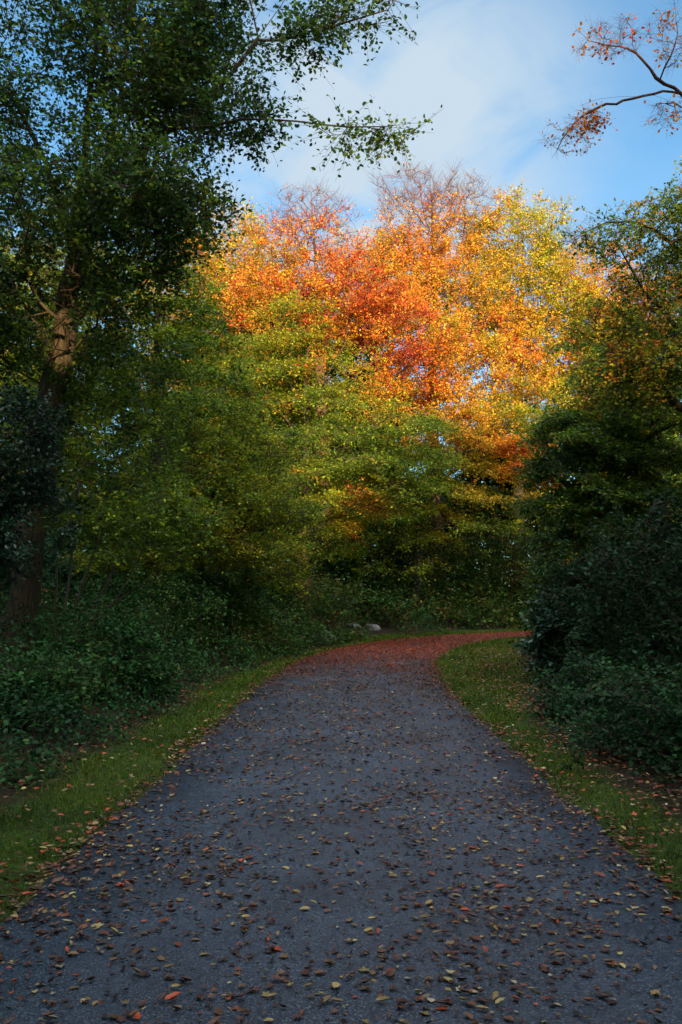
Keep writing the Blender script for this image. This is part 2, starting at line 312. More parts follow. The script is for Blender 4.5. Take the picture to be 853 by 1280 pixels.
def skeleton(guides, tips, rng, tip_r, base_r, step=.45, expo=2.35, upb=.25, droop=0.0, wpow=.6):
    """guides: list of polylines; guides[0] is the trunk, later ones start at their nearest node.
    returns nodes, parents, radii"""
    pos = []; par = []; isg = []
    for gi, g in enumerate(guides):
        g = crv(g, step, .065*step, rng)
        if gi == 0:
            for i, p in enumerate(g): pos.append(p); par.append(i-1); isg.append(0)
        else:
            A = np.array(pos); j = int(np.argmin(np.linalg.norm(A-g[0], axis=1)))
            prev = j
            gap = np.linalg.norm(A[j]-g[0])
            if gap > step:
                for t in np.linspace(0, 1, int(gap/step)+2)[1:-1]:
                    pos.append(A[j]*(1-t)+g[0]*t); par.append(prev); prev = len(pos)-1; isg.append(1)
            for p in g: pos.append(p); par.append(prev); prev = len(pos)-1; isg.append(1)
    plen = [0.0]*len(pos)
    for i in range(1, len(pos)): plen[i] = plen[par[i]]+float(np.linalg.norm(pos[i]-pos[par[i]]))
    G = np.array(pos)
    dist = np.array([np.min(np.linalg.norm(G-t, axis=1)) for t in tips]) if len(tips) else np.zeros(0)
    cap = len(pos)+len(tips)*40; A = np.zeros((cap, 3)); A[:len(pos)] = G; PL = np.zeros(cap); PL[:len(pos)] = plen; n = len(pos); par = list(par)
    tipidx = []; zmin = G[0, 2]+.15*(tips[:, 2].max()-G[0, 2]) if len(tips) else 0
    for ti in np.argsort(dist):
        t = tips[ti]; dv = t-A[:n]; d = np.linalg.norm(dv, axis=1); h = np.hypot(dv[:, 0], dv[:, 1])
        cost = d*(1+.5*np.clip((-dv[:, 2]+upb*h)/np.maximum(d, .1), 0, 1.5)) + .12*PL[:n]
        cost[A[:n, 2] < zmin] += 3
        j = int(np.argmin(cost)); dd = d[j]; k = max(int(dd/step), 1); k = min(k, 38)
        prev = j; a = A[j].copy(); side = rng.normal(size=3)*.10*dd; side[2] += .10*dd
        for i in range(1, k+1):
            f = i/k; p = a+(t-a)*f+side*math.sin(math.pi*f)*.8
            if i < k: p = p+rng.normal(size=3)*.07*step
            else: p = t
            A[n] = p; PL[n] = PL[prev]+dd/k; par.append(prev); prev = n; n += 1
        tipidx.append((prev, ti))
    A = A[:n]; par = np.array(par); acc = np.zeros(n)
    nch = np.zeros(n, int); np.add.at(nch, par[1:], 1)
    order = np.argsort(-np.arange(n))
    acc[nch == 0] = tip_r**expo
    for i in range(n-1, 0, -1): acc[par[i]] += acc[i]
    rad = np.maximum(acc, tip_r**expo)**(1/expo)
    # gentle thinning along unbranched guide ends comes from accumulated tips; scale so the trunk base is base_r
    s = base_r/rad[0]
    w = np.clip((rad-tip_r)/(rad[0]-tip_r+1e-9), 0, 1)
    rad = rad*(1+(s-1)*w**wpow)
    return A, par, rad, tipidx

def chains_of(A, par, rad):
    n = len(A); kids = [[] for _ in range(n)]
    for i in range(1, n): kids[par[i]].append(i)
    out = []; stack = [(0, None)]
    while stack:
        s, pr = stack.pop(); ch = [] if pr is None else [pr]; i = s
        while True:
            ch.append(i)
            if not kids[i]: break
            ks = sorted(kids[i], key=lambda c: -rad[c])
            for c in ks[1:]: stack.append((c, i))
            i = ks[0]
        r = rad[ch].copy()
        if pr is not None: r[0] = r[1]*1.08
        out.append((A[ch], r))
    return out

GAPS = []     # (point, dir, radius): narrow openings through the crowns that let a shaft of sun by
def carve(c, base):
    keep = np.ones(len(c), bool)
    for p, d, r in GAPS:
        q = c+base-p; t = q@d; e = np.linalg.norm(q-t[:, None]*d, axis=1); keep &= ~((e < r) & (t > .35))
    return keep

def sample_env(env, n, rng, lump=.0, off=0.0):
    """env: (centre xyz, radii xyz, weight)"""
    w = np.array([e[2] for e in env], float); w /= w.sum(); out = []
    cnt = (w*n).astype(int)+1
    for (c, r, _), m in zip(env, cnt):
        got = 0; tries = 0
        while got < m and tries < 30:
            tries += 1
            d = rdir(rng, m*2); u = rng.random(m*2)**(1/3.0); u = np.where(rng.random(m*2) < .45, .75+.25*rng.random(m*2), u)
            p = np.array(c)+d*u[:, None]*np.array(r)*(1+.34*noise3(d*2.1+np.array(c)*.3, 1.0, off))[:, None]
            if lump > 0: p = p[(noise3(p, .55, off)+rng.normal(size=len(p))*.25) > (-.9+lump)]
            p = p[:m-got]; out.append(p); got += len(p)
    return np.concatenate(out)

def tree(name, label, cat, guides, env, n_tips, seed, base_r, group=None, leaf=.09, K=6, m=9, twig=.55, tint=lambda p, r: .3+0*p[:, 0], flat=.55,
         tip_r=.006, mat=None, bark=None, lump=.35, layers=0, tmpl=T_DIA, bare=None, up=.55, tint_tip=.04, step=.45, upb=.25, droop=.12, extra_tips=None, wpow=1.2, parts=('trunk', 'crown')):
    rng = np.random.default_rng(seed)
    base = np.array(guides[0][0], float)
    tips = sample_env(env, n_tips, rng, lump, seed*.37) if env else np.zeros((0, 3))
    if extra_tips is not None: tips = np.concatenate([tips, extra_tips])
    if layers:      # foliage held in drooping tiers
        hr = np.hypot(tips[:, 0]-base[0], tips[:, 1]-base[1]); zz = tips[:, 2]+.28*hr+.55*noise3(tips*np.array([1, 1, .2]), .5, seed)
        tips[:, 2] += (np.round(zz/layers)*layers-zz)*.85
    gz = ground(tips[:, 0], tips[:, 1]); tips = tips[tips[:, 2] > gz+.12]
    A, par, rad, tipidx = skeleton(guides, tips, rng, tip_r, base_r, step, upb=upb, wpow=wpow)
    root = empty(name, base, label, cat, group)
    V, F = tubes(chains_of(A-base, par, rad))
    ni = np.array([i for i, _ in tipidx]); TP = A[ni]; PD = TP-A[par[ni]]; PD /= np.maximum(np.linalg.norm(PD, axis=1), 1e-6)[:, None]
    # twiglets round each tip, also starting a little back along the branch
    M_ = len(TP); rt = rng.random((M_, K, 1))*.9
    S = TP[:, None]-(TP-A[par[ni]])[:, None]*rt
    hd = rdir(rng, M_*K, flat).reshape(M_, K, 3)
    d = hd+PD[:, None]*.75; d[..., 2] -= droop; d /= np.linalg.norm(d, axis=2)[..., None]
    Lt = twig*(.45+.75*rng.random((M_, K, 1)))
    E = S+d*Lt; S = S.reshape(-1, 3); E = E.reshape(-1, 3)
    kp = carve(S, 0*base) & carve(E, 0*base) & carve((S+E)/2, 0*base); S, E = S[kp], E[kp]
    pv, pf = prisms(S-base, E-base, np.full(len(S), tip_r*.75), np.full(len(S), tip_r*.3))
    mesh_obj(parts[0], np.concatenate([V, pv]), np.concatenate([F, pf+len(V)]), bark or M_BARK, root, smooth=True)
    # leaves along twiglets
    dd = E-S; t = (.15+.85*(np.arange(m)+.5)/m)[None, :, None]+rng.normal(size=(len(S), m, 1))*.05
    c = S[:, None]+dd[:, None]*t+rng.normal(size=(len(S), m, 3))*leaf*.35
    du = dd/np.linalg.norm(dd, axis=1)[:, None]
    side = np.cross(du, np.array([0, 0, 1.])); sn = np.where(np.arange(m) % 2 == 0, 1., -1.)
    u = du[:, None]*.5+side[:, None]*sn[None, :, None]+rng.normal(size=(len(S), m, 3))*.45
    nrm = rdir(rng, len(S)*m).reshape(len(S), m, 3)*(1-up)+np.array([0, 0, up])*1.2
    tt = tint(TP, rng)+rng.normal(size=len(TP))*tint_tip
    tt = np.repeat(np.repeat(tt, K)[kp], m)
    c = c.reshape(-1, 3); u = u.reshape(-1, 3); nrm = nrm.reshape(-1, 3)
    keep = carve(c, 0*base)
    if bare is not None: keep &= rng.random(len(c)) > np.clip(bare(c), 0, .985)
    c, u, nrm, tt = c[keep], u[keep], nrm[keep], tt[keep]
    sz = leaf*(.65+.6*rng.random(len(c)))
    LV, LF, k = leaves(c-base, u, nrm, sz, tmpl)
    tt = np.clip(tt+rng.normal(size=len(tt))*.025, 0, 1)
    mesh_obj(parts[1], LV, LF, mat or M_LEAF, root, tint=np.repeat(tt, k))
    return root
def E(px, py, Y, rx, ry, rY, w=1.0):
    s = Y/FOC; return (W(px, py, Y), (rx*s, rY, ry*s), w)
def G(x, y, sink=.06): return np.array([x, y, float(ground(np.array([x]), np.array([y]))[0])-sink])
def GP(px, Y, sink=.06): return G(W(px, 700, Y)[0], Y, sink)
def tz(t0, z0, t1, z1, amp=.08, s=.35, off=0.0):
    """leaf colour turning with height, as autumn does from the top down, with patches"""
    return lambda p, r: t0+(t1-t0)*np.clip((p[:, 2]-z0)/(z1-z0), 0, 1)+amp*noise3(p, s, off)

def spot(p, c, r):
    q = p-np.array(c); return np.exp(-(q[:, 0]**2+(q[:, 1]*.5)**2+(q[:, 2]*1.5)**2)/r**2)
# a shaft of low sun that reaches the big left trunk
GAPS.append((W(76, 432, 15.4), SDIR, .50))
_q = W(76, 432, 15.4); _v = np.array([0, 0, CAM_H])-_q; GAPS.append((_q, _v/np.linalg.norm(_v), .30))

# ================================================================= TREES
# --- big tree at the left edge of the path
w = W
tree('tree', 'big dark trunked tree at the left edge with limbs reaching into the sky', 'tree',
     [[GP(14, 15.5), w(24, 790, 15.5), w(44, 650, 15.5), w(74, 450, 15.4), w(92, 300, 15.3), w(112, 130, 15.2), w(124, -20, 15.0), w(130, -220, 14.6), w(120, -420, 14.5)],
      [w(92, 300, 15.3), w(140, 180, 15.3), w(160, 20, 15.6), w(190, -160, 15.8)],
      [w(84, 380, 15.3), w(150, 215, 14.4), w(235, 148, 13.8), w(305, 72, 13.2), w(350, 15, 12.9), w(385, -60, 12.6)],
      [w(325, 50, 13.1), w(380, 45, 12.7), w(445, 24, 12.3), w(485, 12, 12.0)],
      [w(215, 160, 13.9), w(290, 148, 13.2), w(370, 152, 12.8), w(430, 162, 12.4), w(478, 158, 12.2)],
      [w(90, 310, 15.3), w(60, 200, 14.8), w(10, 120, 14.4), w(-60, 40, 14)],
      [w(80, 410, 15.3), w(160, 350, 14.6), w(230, 330, 14.2)]],
     [E(60, 90, 14.2, 190, 170, 2.2, 3.0), E(-60, 250, 14.2, 130, 190, 2.2, 1.2), E(180, 40, 14.0, 130, 120, 1.8, 2.0), E(110, 290, 13.8, 140, 110, 1.7, 2.4), E(90, 400, 14.2, 90, 60, 1.1, .9), E(10, 400, 14.8, 70, 80, 1.1, .9), E(230, 110, 13.7, 70, 60, 1.0, .7), E(200, 250, 13.4, 80, 65, 1.2, 1.2), E(290, 40, 13.2, 70, 60, .8, .55),
      E(290, 140, 13.2, 55, 40, .6, .35), E(380, 30, 12.7, 70, 35, .5, .28), E(455, 10, 12.3, 60, 22, .4, .12), E(440, 165, 12.4, 66, 16, .3, .12), E(500, 170, 12.2, 12, 12, .15, .012), E(100, -200, 15, 220, 150, 2.6, 1.6)],
     1950, 11, .25, leaf=.076, K=6, m=8, twig=.60, bark=M_BARKD, tmpl=T_OVAL, tint=lambda p, r: .17+.09*noise3(p, .5, 1.)+.2*(r.random(len(p)) < .07), up=.45, lump=.36, tip_r=.005,
     bare=lambda c: np.where(c[:, 0] > -.6, .35, .1))
# --- holly / ivy mass in front of the trunk
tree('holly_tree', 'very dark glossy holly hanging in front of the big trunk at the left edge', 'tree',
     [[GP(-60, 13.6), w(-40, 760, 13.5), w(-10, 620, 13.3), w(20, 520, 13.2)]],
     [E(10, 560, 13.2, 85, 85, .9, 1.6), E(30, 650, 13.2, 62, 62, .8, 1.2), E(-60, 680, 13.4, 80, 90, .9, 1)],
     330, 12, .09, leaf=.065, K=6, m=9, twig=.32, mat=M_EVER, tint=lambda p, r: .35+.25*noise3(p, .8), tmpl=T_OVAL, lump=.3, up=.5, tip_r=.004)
# --- many stemmed hazel
stems = [[GP(46, 15.2)-np.array([0, 0, .02]), w(62, 820, 15.1), w(84, 740, 15.0), w(92, 640, 14.9), w(110, 540, 14.8)]]
for a in [[(50, 845), (100, 800), (128, 745)], [(50, 845), (88, 805), (150, 740), (185, 665), (215, 590)], [(52, 845), (110, 770), (150, 700), (160, 620)], [(50, 840), (70, 740), (72, 640), (60, 560)],
          [(50, 842), (115, 780), (190, 720), (260, 660)], [(48, 840), (56, 760), (50, 680)], [(50, 842), (95, 760), (120, 680), (128, 590)], [(85, 800), (150, 795), (205, 780)], [(52, 842), (125, 765), (215, 700), (240, 640)]]:
    stems.append([w(q[0], q[1], 15.1-.12*i) for i, q in enumerate(a)])
tree('hazel_shrub', 'many stemmed hazel with bare grey stems fanning out right of the big left trunk', 'shrub', stems,
     [E(150, 560, 15.4, 115, 95, 1.4, 2.0), E(210, 650, 15.0, 75, 55, 1.1, 1.0), E(180, 470, 15.6, 110, 60, 1.4, 1.3), E(120, 660, 14.6, 70, 35, .8, .5)],
     420, 13, .055, leaf=.07, K=6, m=9, twig=.4, bark=M_BARKP, tint=lambda p, r: .26+.10*noise3(p, .6, 3.)+.12*(r.random(len(p)) < .12), up=.6, tmpl=T_OVAL, parts=('stems', 'foliage'), lump=.35, tip_r=.0035, wpow=.8)
# --- trees between the left bank and the bend
T_A = tree('sycamore_tree', 'dense dull green tree behind the hazel, left of the middle of the wood', 'tree',
     [[GP(190, 22), w(188, 700, 22), w(200, 560, 22), w(196, 420, 22), w(205, 300, 22)], [w(196, 480, 22), w(260, 420, 21.5), w(300, 380, 21)]],
     [E(170, 420, 22, 110, 90, 2.4, 2.2), E(140, 300, 22.5, 100, 70, 2.4, 1.5), E(245, 510, 21.5, 85, 80, 2.2, 1.6), E(110, 530, 22, 110, 100, 2, 1.6), E(220, 390, 22, 50, 50, 1.6, .7)],
     1200, 14, .22, leaf=.088, K=6, m=9, twig=.6, tint=lambda p, r: .34+.09*noise3(p, .45, 5.)+.05*np.clip((p[:, 2]-5)/4, 0, 1)+.35*(r.random(len(p)) < .04)+.02, up=.6, flat=.22, lump=.45, layers=.85, droop=.16)
T_B = tree('beech_tree', 'low spreading beech with tiers of yellowing leaves above the left bank of brambles', 'tree',
     [[GP(245, 24), w(248, 720, 24), w(262, 640, 24), w(280, 560, 23.8), w(290, 480, 23.6)], [w(255, 690, 24), w(310, 660, 22.5), w(380, 650, 21.5)], [w(252, 700, 24), w(200, 670, 22.4), w(150, 655, 21)]],
     [E(230, 655, 22, 110, 20, 2.2, 1.0), E(290, 690, 22.5, 85, 16, 2.0, .7), E(265, 610, 22.8, 100, 26, 2.4, 1.1), E(300, 560, 23.5, 90, 30, 2.2, 1.1), E(170, 700, 21.5, 70, 18, 1.6, .6), E(340, 640, 22.6, 60, 20, 1.8, .6)],
     800, 15, .16, leaf=.085, K=7, m=9, twig=.62, flat=.22, up=.72, droop=.05, tint=lambda p, r: .385+.07*noise3(p, .5, 6.)+.10*(r.random(len(p)) < .2), lump=.4)
T_C = tree('lime_tree', 'broad yellow green tree left of the bend, tall dark trunk showing through its leaves', 'tree',
     [[GP(378, 32), w(380, 700, 32), w(384, 600, 32), w(380, 500, 32), w(386, 430, 32)], [w(382, 620, 32), w(430, 560, 31), w(488, 520, 30.5)], [w(382, 560, 32), w(330, 480, 32), w(300, 420, 32)], [w(382, 520, 32), w(420, 450, 32), w(440, 400, 32)]],
     [E(385, 570, 31, 125, 85, 3.2, 2.4), E(310, 475, 32, 85, 50, 2.6, 1.3), E(410, 490, 32, 85, 55, 2.6, 1.3), E(360, 410, 32, 60, 45, 1.8, .45), E(440, 610, 29.5, 75, 45, 2.4, 1.1), E(350, 670, 29, 85, 45, 2.4, 1.2), E(500, 560, 30.5, 60, 60, 2.5, 1.), E(345, 725, 28.5, 40, 20, 1.6, .35)],
     1800, 16, .30, leaf=.10, K=6, m=9, twig=.75, tint=lambda p, r: .37+.06*noise3(p, .35, 7.)+np.clip((p[:, 2]-8)/4, 0, 1)*(.10+.30*np.clip(noise3(p, .6, 3.3), 0, 1))+.36*spot(p, w(460, 632, 29.5), 1.3)+.44*spot(p, w(475, 485, 31), 1.0)+.3*(r.random(len(p)) < .05), up=.6, flat=.22, lump=.45, layers=1.15, bark=M_BARKD, droop=.16)
# --- far autumn canopy
T_R = tree('maple_tree', 'deep red tree with thin bare top twigs, left of centre against the sky', 'tree',
     [[GP(405, 42), w(406, 700, 42), w(402, 520, 42), w(398, 400, 42), w(394, 320, 42), w(390, 240, 42)]],
     [E(350, 320, 42, 55, 60, 2.6, 1.0), E(405, 310, 42, 60, 60, 2.8, 1.2), E(450, 375, 41, 85, 62, 3.0, 1.7), E(390, 400, 41.5, 105, 50, 3, 1.7), E(330, 380, 41, 55, 45, 2.4, .8), E(520, 440, 40, 80, 70, 3., 1.6), E(385, 262, 42, 50, 30, 1.8, .45), E(480, 500, 40, 40, 40, 2, .4)],
     1700, 17, .30, leaf=.112, K=6, m=9, twig=.8, tint=lambda p, r: .785+.16*noise3(p, .45, 8.)-.15*(r.random(len(p)) < .25)-.3*np.clip((12-p[:, 2])/4, 0, 1), up=.3, bare=lambda c: (c[:, 2]-17.0)/4.0, lump=.3, bark=M_TWIG, tip_r=.007, droop=-.55)
T_Y = tree('golden_tree', 'pale golden tree just right of the dark tree, top lit by the sun', 'tree',
     [[GP(300, 47), w(300, 700, 47), w(298, 500, 47), w(296, 340, 47), w(292, 270, 47)]],
     [E(290, 320, 47, 60, 62, 3, 1.2), E(320, 390, 46, 75, 60, 3, 1.3), E(225, 360, 47, 70, 70, 3, 1.2), E(280, 460, 46, 100, 60, 3, 1.3)],
     1050, 18, .28, leaf=.125, K=6, m=9, twig=.85, tint=lambda p, r: .60+.07*noise3(p, .4, 9.)+.10*(r.random(len(p)) < .2)-.15*np.clip((13-p[:, 2])/4, 0, 1), up=.3)
T_O = tree('copper_beech_tree', 'tallest orange tree with a bare reddish twiggy top, centre of the canopy', 'tree',
     [[GP(545, 46), w(546, 700, 46), w(540, 520, 46), w(545, 400, 46), w(542, 300, 46), w(538, 225, 46)], [w(543, 420, 46), w(575, 330, 46), w(582, 250, 46)]],
     [E(525, 300, 46, 70, 62, 3.2, 1.5), E(500, 350, 46, 65, 55, 3., 1.1), E(560, 390, 45, 95, 70, 3.4, 2.), E(600, 470, 43, 90, 60, 3.2, 1.4), E(520, 240, 46, 62, 28, 2.2, .7), E(575, 260, 46, 50, 40, 2.2, .7), E(560, 540, 42, 110, 50, 3.5, 1.2)],
     2000, 19, .34, leaf=.115, K=6, m=9, twig=.85, tint=lambda p, r: .665+.13*noise3(p, .38, 10.)+.10*(r.random(len(p)) < .15)-.20*np.clip((11-p[:, 2])/5, 0, 1), up=.3, bare=lambda c: (c[:, 2]-20.0)/3.2, bark=M_TWIG, tip_r=.0075, lump=.3, droop=-.6)
T_G = tree('oak_tree', 'round topped gold and olive tree, right of the tallest orange tree', 'tree',
     [[GP(650, 48), w(650, 700, 48), w(648, 500, 48), w(652, 360, 48), w(655, 290, 48)]],
     [E(640, 300, 48, 72, 52, 3.4, 1.5), E(675, 370, 47, 80, 60, 3.4, 1.6), E(690, 440, 46, 90, 60, 3.4, 1.5), E(620, 380, 47, 60, 60, 3, 1.), E(670, 520, 45, 100, 50, 3.4, 1.)],
     1500, 20, .32, leaf=.12, K=6, m=9, twig=.85, tint=lambda p, r: .565+.10*noise3(p, .38, 11.)+.06*(r.random(len(p)) < .2)-.10*np.clip((13-p[:, 2])/5, 0, 1), up=.3)
T_P = tree('cherry_tree', 'salmon orange tree low against the sky at the right, beside the gold one', 'tree',
     [[GP(750, 50), w(750, 700, 50), w(748, 500, 50), w(745, 380, 50), w(742, 300, 50)]],
     [E(735, 340, 50, 62, 52, 3.2, 1.4), E(780, 400, 49, 75, 60, 3.2, 1.4), E(740, 450, 48, 80, 50, 3.2, 1.2), E(850, 400, 50, 80, 90, 3, 1.2)],
     1100, 21, .28, leaf=.125, K=6, m=9, twig=.85, tint=lambda p, r: .74+.07*noise3(p, .4, 12.), up=.3, bare=lambda c: (c[:, 2]-19.0)/4, droop=-.4)
T_Q = tree('hornbeam_tree', 'half turned tree with orange sprays low on its right side, over the bend', 'tree',
     [[GP(520, 41), w(522, 700, 41), w(530, 620, 40), w(545, 540, 40), w(560, 470, 39.5)], [w(535, 590, 40), w(600, 560, 39), w(680, 560, 38.5)]],
     [E(560, 560, 39.5, 80, 50, 3, 1.2), E(625, 540, 39, 80, 40, 2.6, 1.2), E(660, 575, 38.5, 50, 18, 1.8, .6), E(470, 640, 38.5, 60, 22, 2, .5), E(500, 600, 39, 85, 45, 2.6, 1.1), E(600, 630, 38.8, 95, 45, 2.4, 1.2), E(480, 680, 39.5, 90, 35, 2.4, 1.0)],
     1150, 22, .24, leaf=.11, K=6, m=9, twig=.75, tint=lambda p, r: .42+.27*np.clip(noise3(p, .33, 14.)*1.6, -.25, 1)*np.clip((p[:, 2]-3.5)/3, .2, 1)+.27*spot(p, w(650, 565, 38.5), 1.7)+.2*spot(p, w(600, 535, 39), 1.5), up=.5, flat=.25, lump=.45, layers=1.25, droop=.16)
# --- right hand side
T_D = tree('elder_tree', 'dark green tree with drooping branches at the right of the bend', 'tree',
     [[GP(745, 20), w(748, 740, 20), w(752, 640, 19.6), w(760, 540, 19.2), w(770, 460, 19)], [w(752, 650, 19.5), w(690, 590, 18.6), w(650, 560, 18)], [w(756, 590, 19.4), w(820, 540, 18.5), w(880, 520, 18)]],
     [E(740, 560, 19, 90, 60, 1.8, 1.8), E(705, 625, 18.6, 52, 55, 1.5, 1.), E(770, 640, 18.2, 90, 50, 1.6, 1.5), E(830, 540, 18.6, 90, 80, 1.8, 1.6), E(712, 560, 19, 55, 50, 1.5, 1.0), E(790, 470, 18.8, 80, 45, 1.6, 1.1), E(720, 700, 18.2, 65, 35, 1.3, .9)],
     1500, 23, .17, leaf=.08, K=6, m=9, twig=.5, tint=lambda p, r: .21+.10*noise3(p, .6, 15.)+.14*np.clip((p[:, 2]-4.5)/2, 0, 1)+.25*(r.random(len(p)) < .04), up=.6, flat=.25, droop=.25, lump=.45, layers=.8)
tree('oak_tree', 'thinly leaved brown green tree at the right edge under the bare branch', 'tree',
     [[GP(900, 15.5), w(895, 740, 15.4), w(880, 560, 15.3), w(868, 400, 15.2), w(865, 250, 15.0), w(880, 100, 15)], [w(872, 440, 15.3), w(800, 350, 14.8), w(770, 300, 14.6)], [w(868, 330, 15), w(790, 275, 14.4), w(700, 305, 14.0), w(672, 322, 13.9)],
      [w(876, 520, 15.2), w(790, 470, 14.5), w(740, 490, 14.3)]],
     [E(815, 400, 14.8, 62, 95, 1.3, 1.6), E(840, 290, 14.6, 55, 60, 1.0, .8), E(790, 470, 14.6, 70, 50, 1.1, 1.3), E(740, 400, 14.8, 35, 30, .7, .25), E(920, 350, 15, 80, 150, 1.6, 1.8), E(770, 300, 14.4, 50, 30, .6, .22), E(720, 300, 14.1, 30, 14, .2, .05)],
     900, 24, .20, leaf=.06, K=6, m=7, twig=.38, tint=lambda p, r: .40+.12*noise3(p, .8, 16.)+.25*(r.random(len(p)) < .15), up=.4, bare=lambda c: .35+0*c[:, 0], tmpl=T_OVAL, lump=.35, tip_r=.005)
# bare branch reaching in at the top right, its trunk beyond the frame
tree('ash_tree', 'nearly bare branches reaching in at the top right with a few rusty leaves left', 'tree',
     [[G(6.3, 9.2), w(1180, 600, 9.3), w(1150, 400, 9.4), w(1110, 200, 9.4), w(1090, 0, 9.4), w(1060, -200, 9.4)],
      [w(1120, 260, 9.4), w(960, 215, 9.4), w(890, 160, 9.4), w(853, 118, 9.3), w(815, 116, 9.2), w(785, 125, 9.2), w(755, 132, 9.1), w(728, 145, 9.0), w(705, 170, 9.0), w(690, 198, 9.0)],
      [w(853, 118, 9.3), w(825, 100, 9.2), w(805, 78, 9.2), w(790, 62, 9.1), w(765, 58, 9.0), w(735, 50, 9.0)],
      [w(880, 150, 9.3), w(830, 122, 9.3), w(780, 120, 9.2), w(748, 124, 9.2), w(725, 132, 9.2)],
      [w(825, 100, 9.2), w(838, 70, 9.1), w(848, 40, 9.0), w(845, 15, 9.0)],
      [w(1100, 150, 9.4), w(1000, 60, 9.3), w(930, -20, 9.2)]],
     [E(765, 48, 9.0, 45, 24, .25, .9), E(840, 45, 9.0, 28, 40, .3, .7), E(708, 175, 9.0, 30, 26, .25, .42), E(738, 148, 9.05, 18, 14, .2, .5), E(838, 145, 9.2, 26, 22, .3, .4), E(1000, 60, 9.3, 110, 150, .9, 1.2), E(950, 210, 9.3, 60, 50, .5, .4)],
     430, 25, .045, leaf=.042, K=6, m=3, twig=.14, tint=lambda p, r: .80+.14*noise3(p, 1.5, 17.), up=.2, bare=lambda c: .87-.16*noise3(c, 2.2, 3.), bark=M_TWIG, lump=.1, tip_r=.0016, step=.12, tmpl=T_OVAL, upb=-.1, wpow=1.0)

# --- bushes
def bush(name, label, cat, x, y, r, h, seed, n=140, leaf=.075, mat=None, tint=None, group=None, nst=7, rY=None, **k):
    rng = np.random.default_rng(seed+900); b = G(x, y)
    g = [[b, b+np.array([.05, .0, h*.4]), b+np.array([.1, 0, h*.72])]]
    for i in range(nst):
        a = rng.random()*6.28; q = r*(.4+.45*rng.random()); g.append([b+np.array([.02*math.cos(a), .02*math.sin(a), .08]), b+np.array([q*.45*math.cos(a), q*.45*math.sin(a), h*.42]), b+np.array([q*math.cos(a), q*math.sin(a), h*(.6+.25*rng.random())])])
    kk = dict(leaf=leaf, K=6, m=8, twig=.22+.1*r, tmpl=T_OVAL, up=.6, lump=.3, tip_r=.004, parts=('stems', 'foliage'), step=.25); kk.update(k)
    return tree(name, label, cat, g, [((x, y, b[2]+h*.52), (r, rY or r, h*.5), 1.0), ((x, y, b[2]+h*.2), (r*.9, (rY or r)*.9, h*.25), .5)], n, seed, .035, group=group, mat=mat, tint=tint or (lambda p, r_: .4+.2*noise3(p, 1.)), **kk)
def XP(px, Y): return W(px, 700, Y)[0]
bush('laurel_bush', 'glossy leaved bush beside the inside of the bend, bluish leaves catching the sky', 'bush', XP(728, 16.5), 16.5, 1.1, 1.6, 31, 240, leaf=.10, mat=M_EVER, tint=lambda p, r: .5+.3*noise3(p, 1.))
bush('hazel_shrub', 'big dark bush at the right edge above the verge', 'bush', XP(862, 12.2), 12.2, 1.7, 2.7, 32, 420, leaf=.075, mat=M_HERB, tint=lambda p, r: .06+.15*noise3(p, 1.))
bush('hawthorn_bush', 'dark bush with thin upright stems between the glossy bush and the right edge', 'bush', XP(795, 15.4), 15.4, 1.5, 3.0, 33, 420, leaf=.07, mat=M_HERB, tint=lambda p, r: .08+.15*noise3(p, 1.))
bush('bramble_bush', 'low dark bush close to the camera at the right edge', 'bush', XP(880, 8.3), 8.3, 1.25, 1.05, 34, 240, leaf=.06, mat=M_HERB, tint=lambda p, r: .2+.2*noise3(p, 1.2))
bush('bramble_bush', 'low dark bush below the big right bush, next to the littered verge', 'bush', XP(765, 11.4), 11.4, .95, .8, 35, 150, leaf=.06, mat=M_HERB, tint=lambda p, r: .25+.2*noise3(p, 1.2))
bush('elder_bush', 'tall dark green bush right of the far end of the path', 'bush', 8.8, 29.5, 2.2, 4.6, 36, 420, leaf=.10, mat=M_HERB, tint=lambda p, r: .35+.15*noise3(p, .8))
fb = [(-1.6, 40.5, 2.0, 4.2, 'dark bush behind the pale boulder at the end of the path', .22), (1.6, 42.0, 2.2, 4.8, 'tall dark bush straight ahead behind the bend', .5), (4.8, 43.5, 2.4, 5.2, 'fresh green bush right of the middle behind the bend', .68),
      (8.0, 44.8, 2.4, 4.6, 'green bush with yellowing tips where the path leaves to the right', .75), (11.5, 46.5, 2.6, 5.0, 'green bush half hidden by the trees at the right end of the bend', .6), (-4.6, 38.5, 2.2, 4.4, 'dark bush rising behind the left bank of brambles', .30)]
for i, (x, y, r, h, lb, t) in enumerate(fb):
    bush('hazel_bush', lb, 'bush', x, y, r, h, 40+i, 420, leaf=.12, mat=M_HERB, tint=(lambda t: lambda p, r_: t+.15*noise3(p, .9))(t), twig=.5)

bush('hazel_bush', 'rounded mid green bush at the far end of the left bank, nearest the leaning stone', 'bush', -3.4, 25.0, 1.6, 2.5, 60, 520, leaf=.085, mat=M_HERB, tint=lambda p, r: .64+.12*noise3(p, 1.2), twig=.35)
bush('hazel_bush', 'rounded green bush on the left bank, halfway between the grey stems and the bend', 'bush', -4.3, 20.5, 1.7, 2.1, 61, 420, leaf=.08, mat=M_HERB, tint=lambda p, r: .56+.12*noise3(p, 1.2), twig=.35)
bush('elder_bush', 'leafy bush right under the fanning bare stems on the left bank', 'bush', XP(140, 13.4), 13.4, 1.0, 1.15, 62, 220, leaf=.075, mat=M_HERB, tint=lambda p, r: .45+.15*noise3(p, 1.2), twig=.3)
bush('bramble_bush', 'low leafy bush at the left edge, in front of the big trunk', 'bush', XP(20, 10.5), 10.5, .9, .85, 63, 200, leaf=.065, mat=M_HERB, tint=lambda p, r: .5+.15*noise3(p, 1.2))
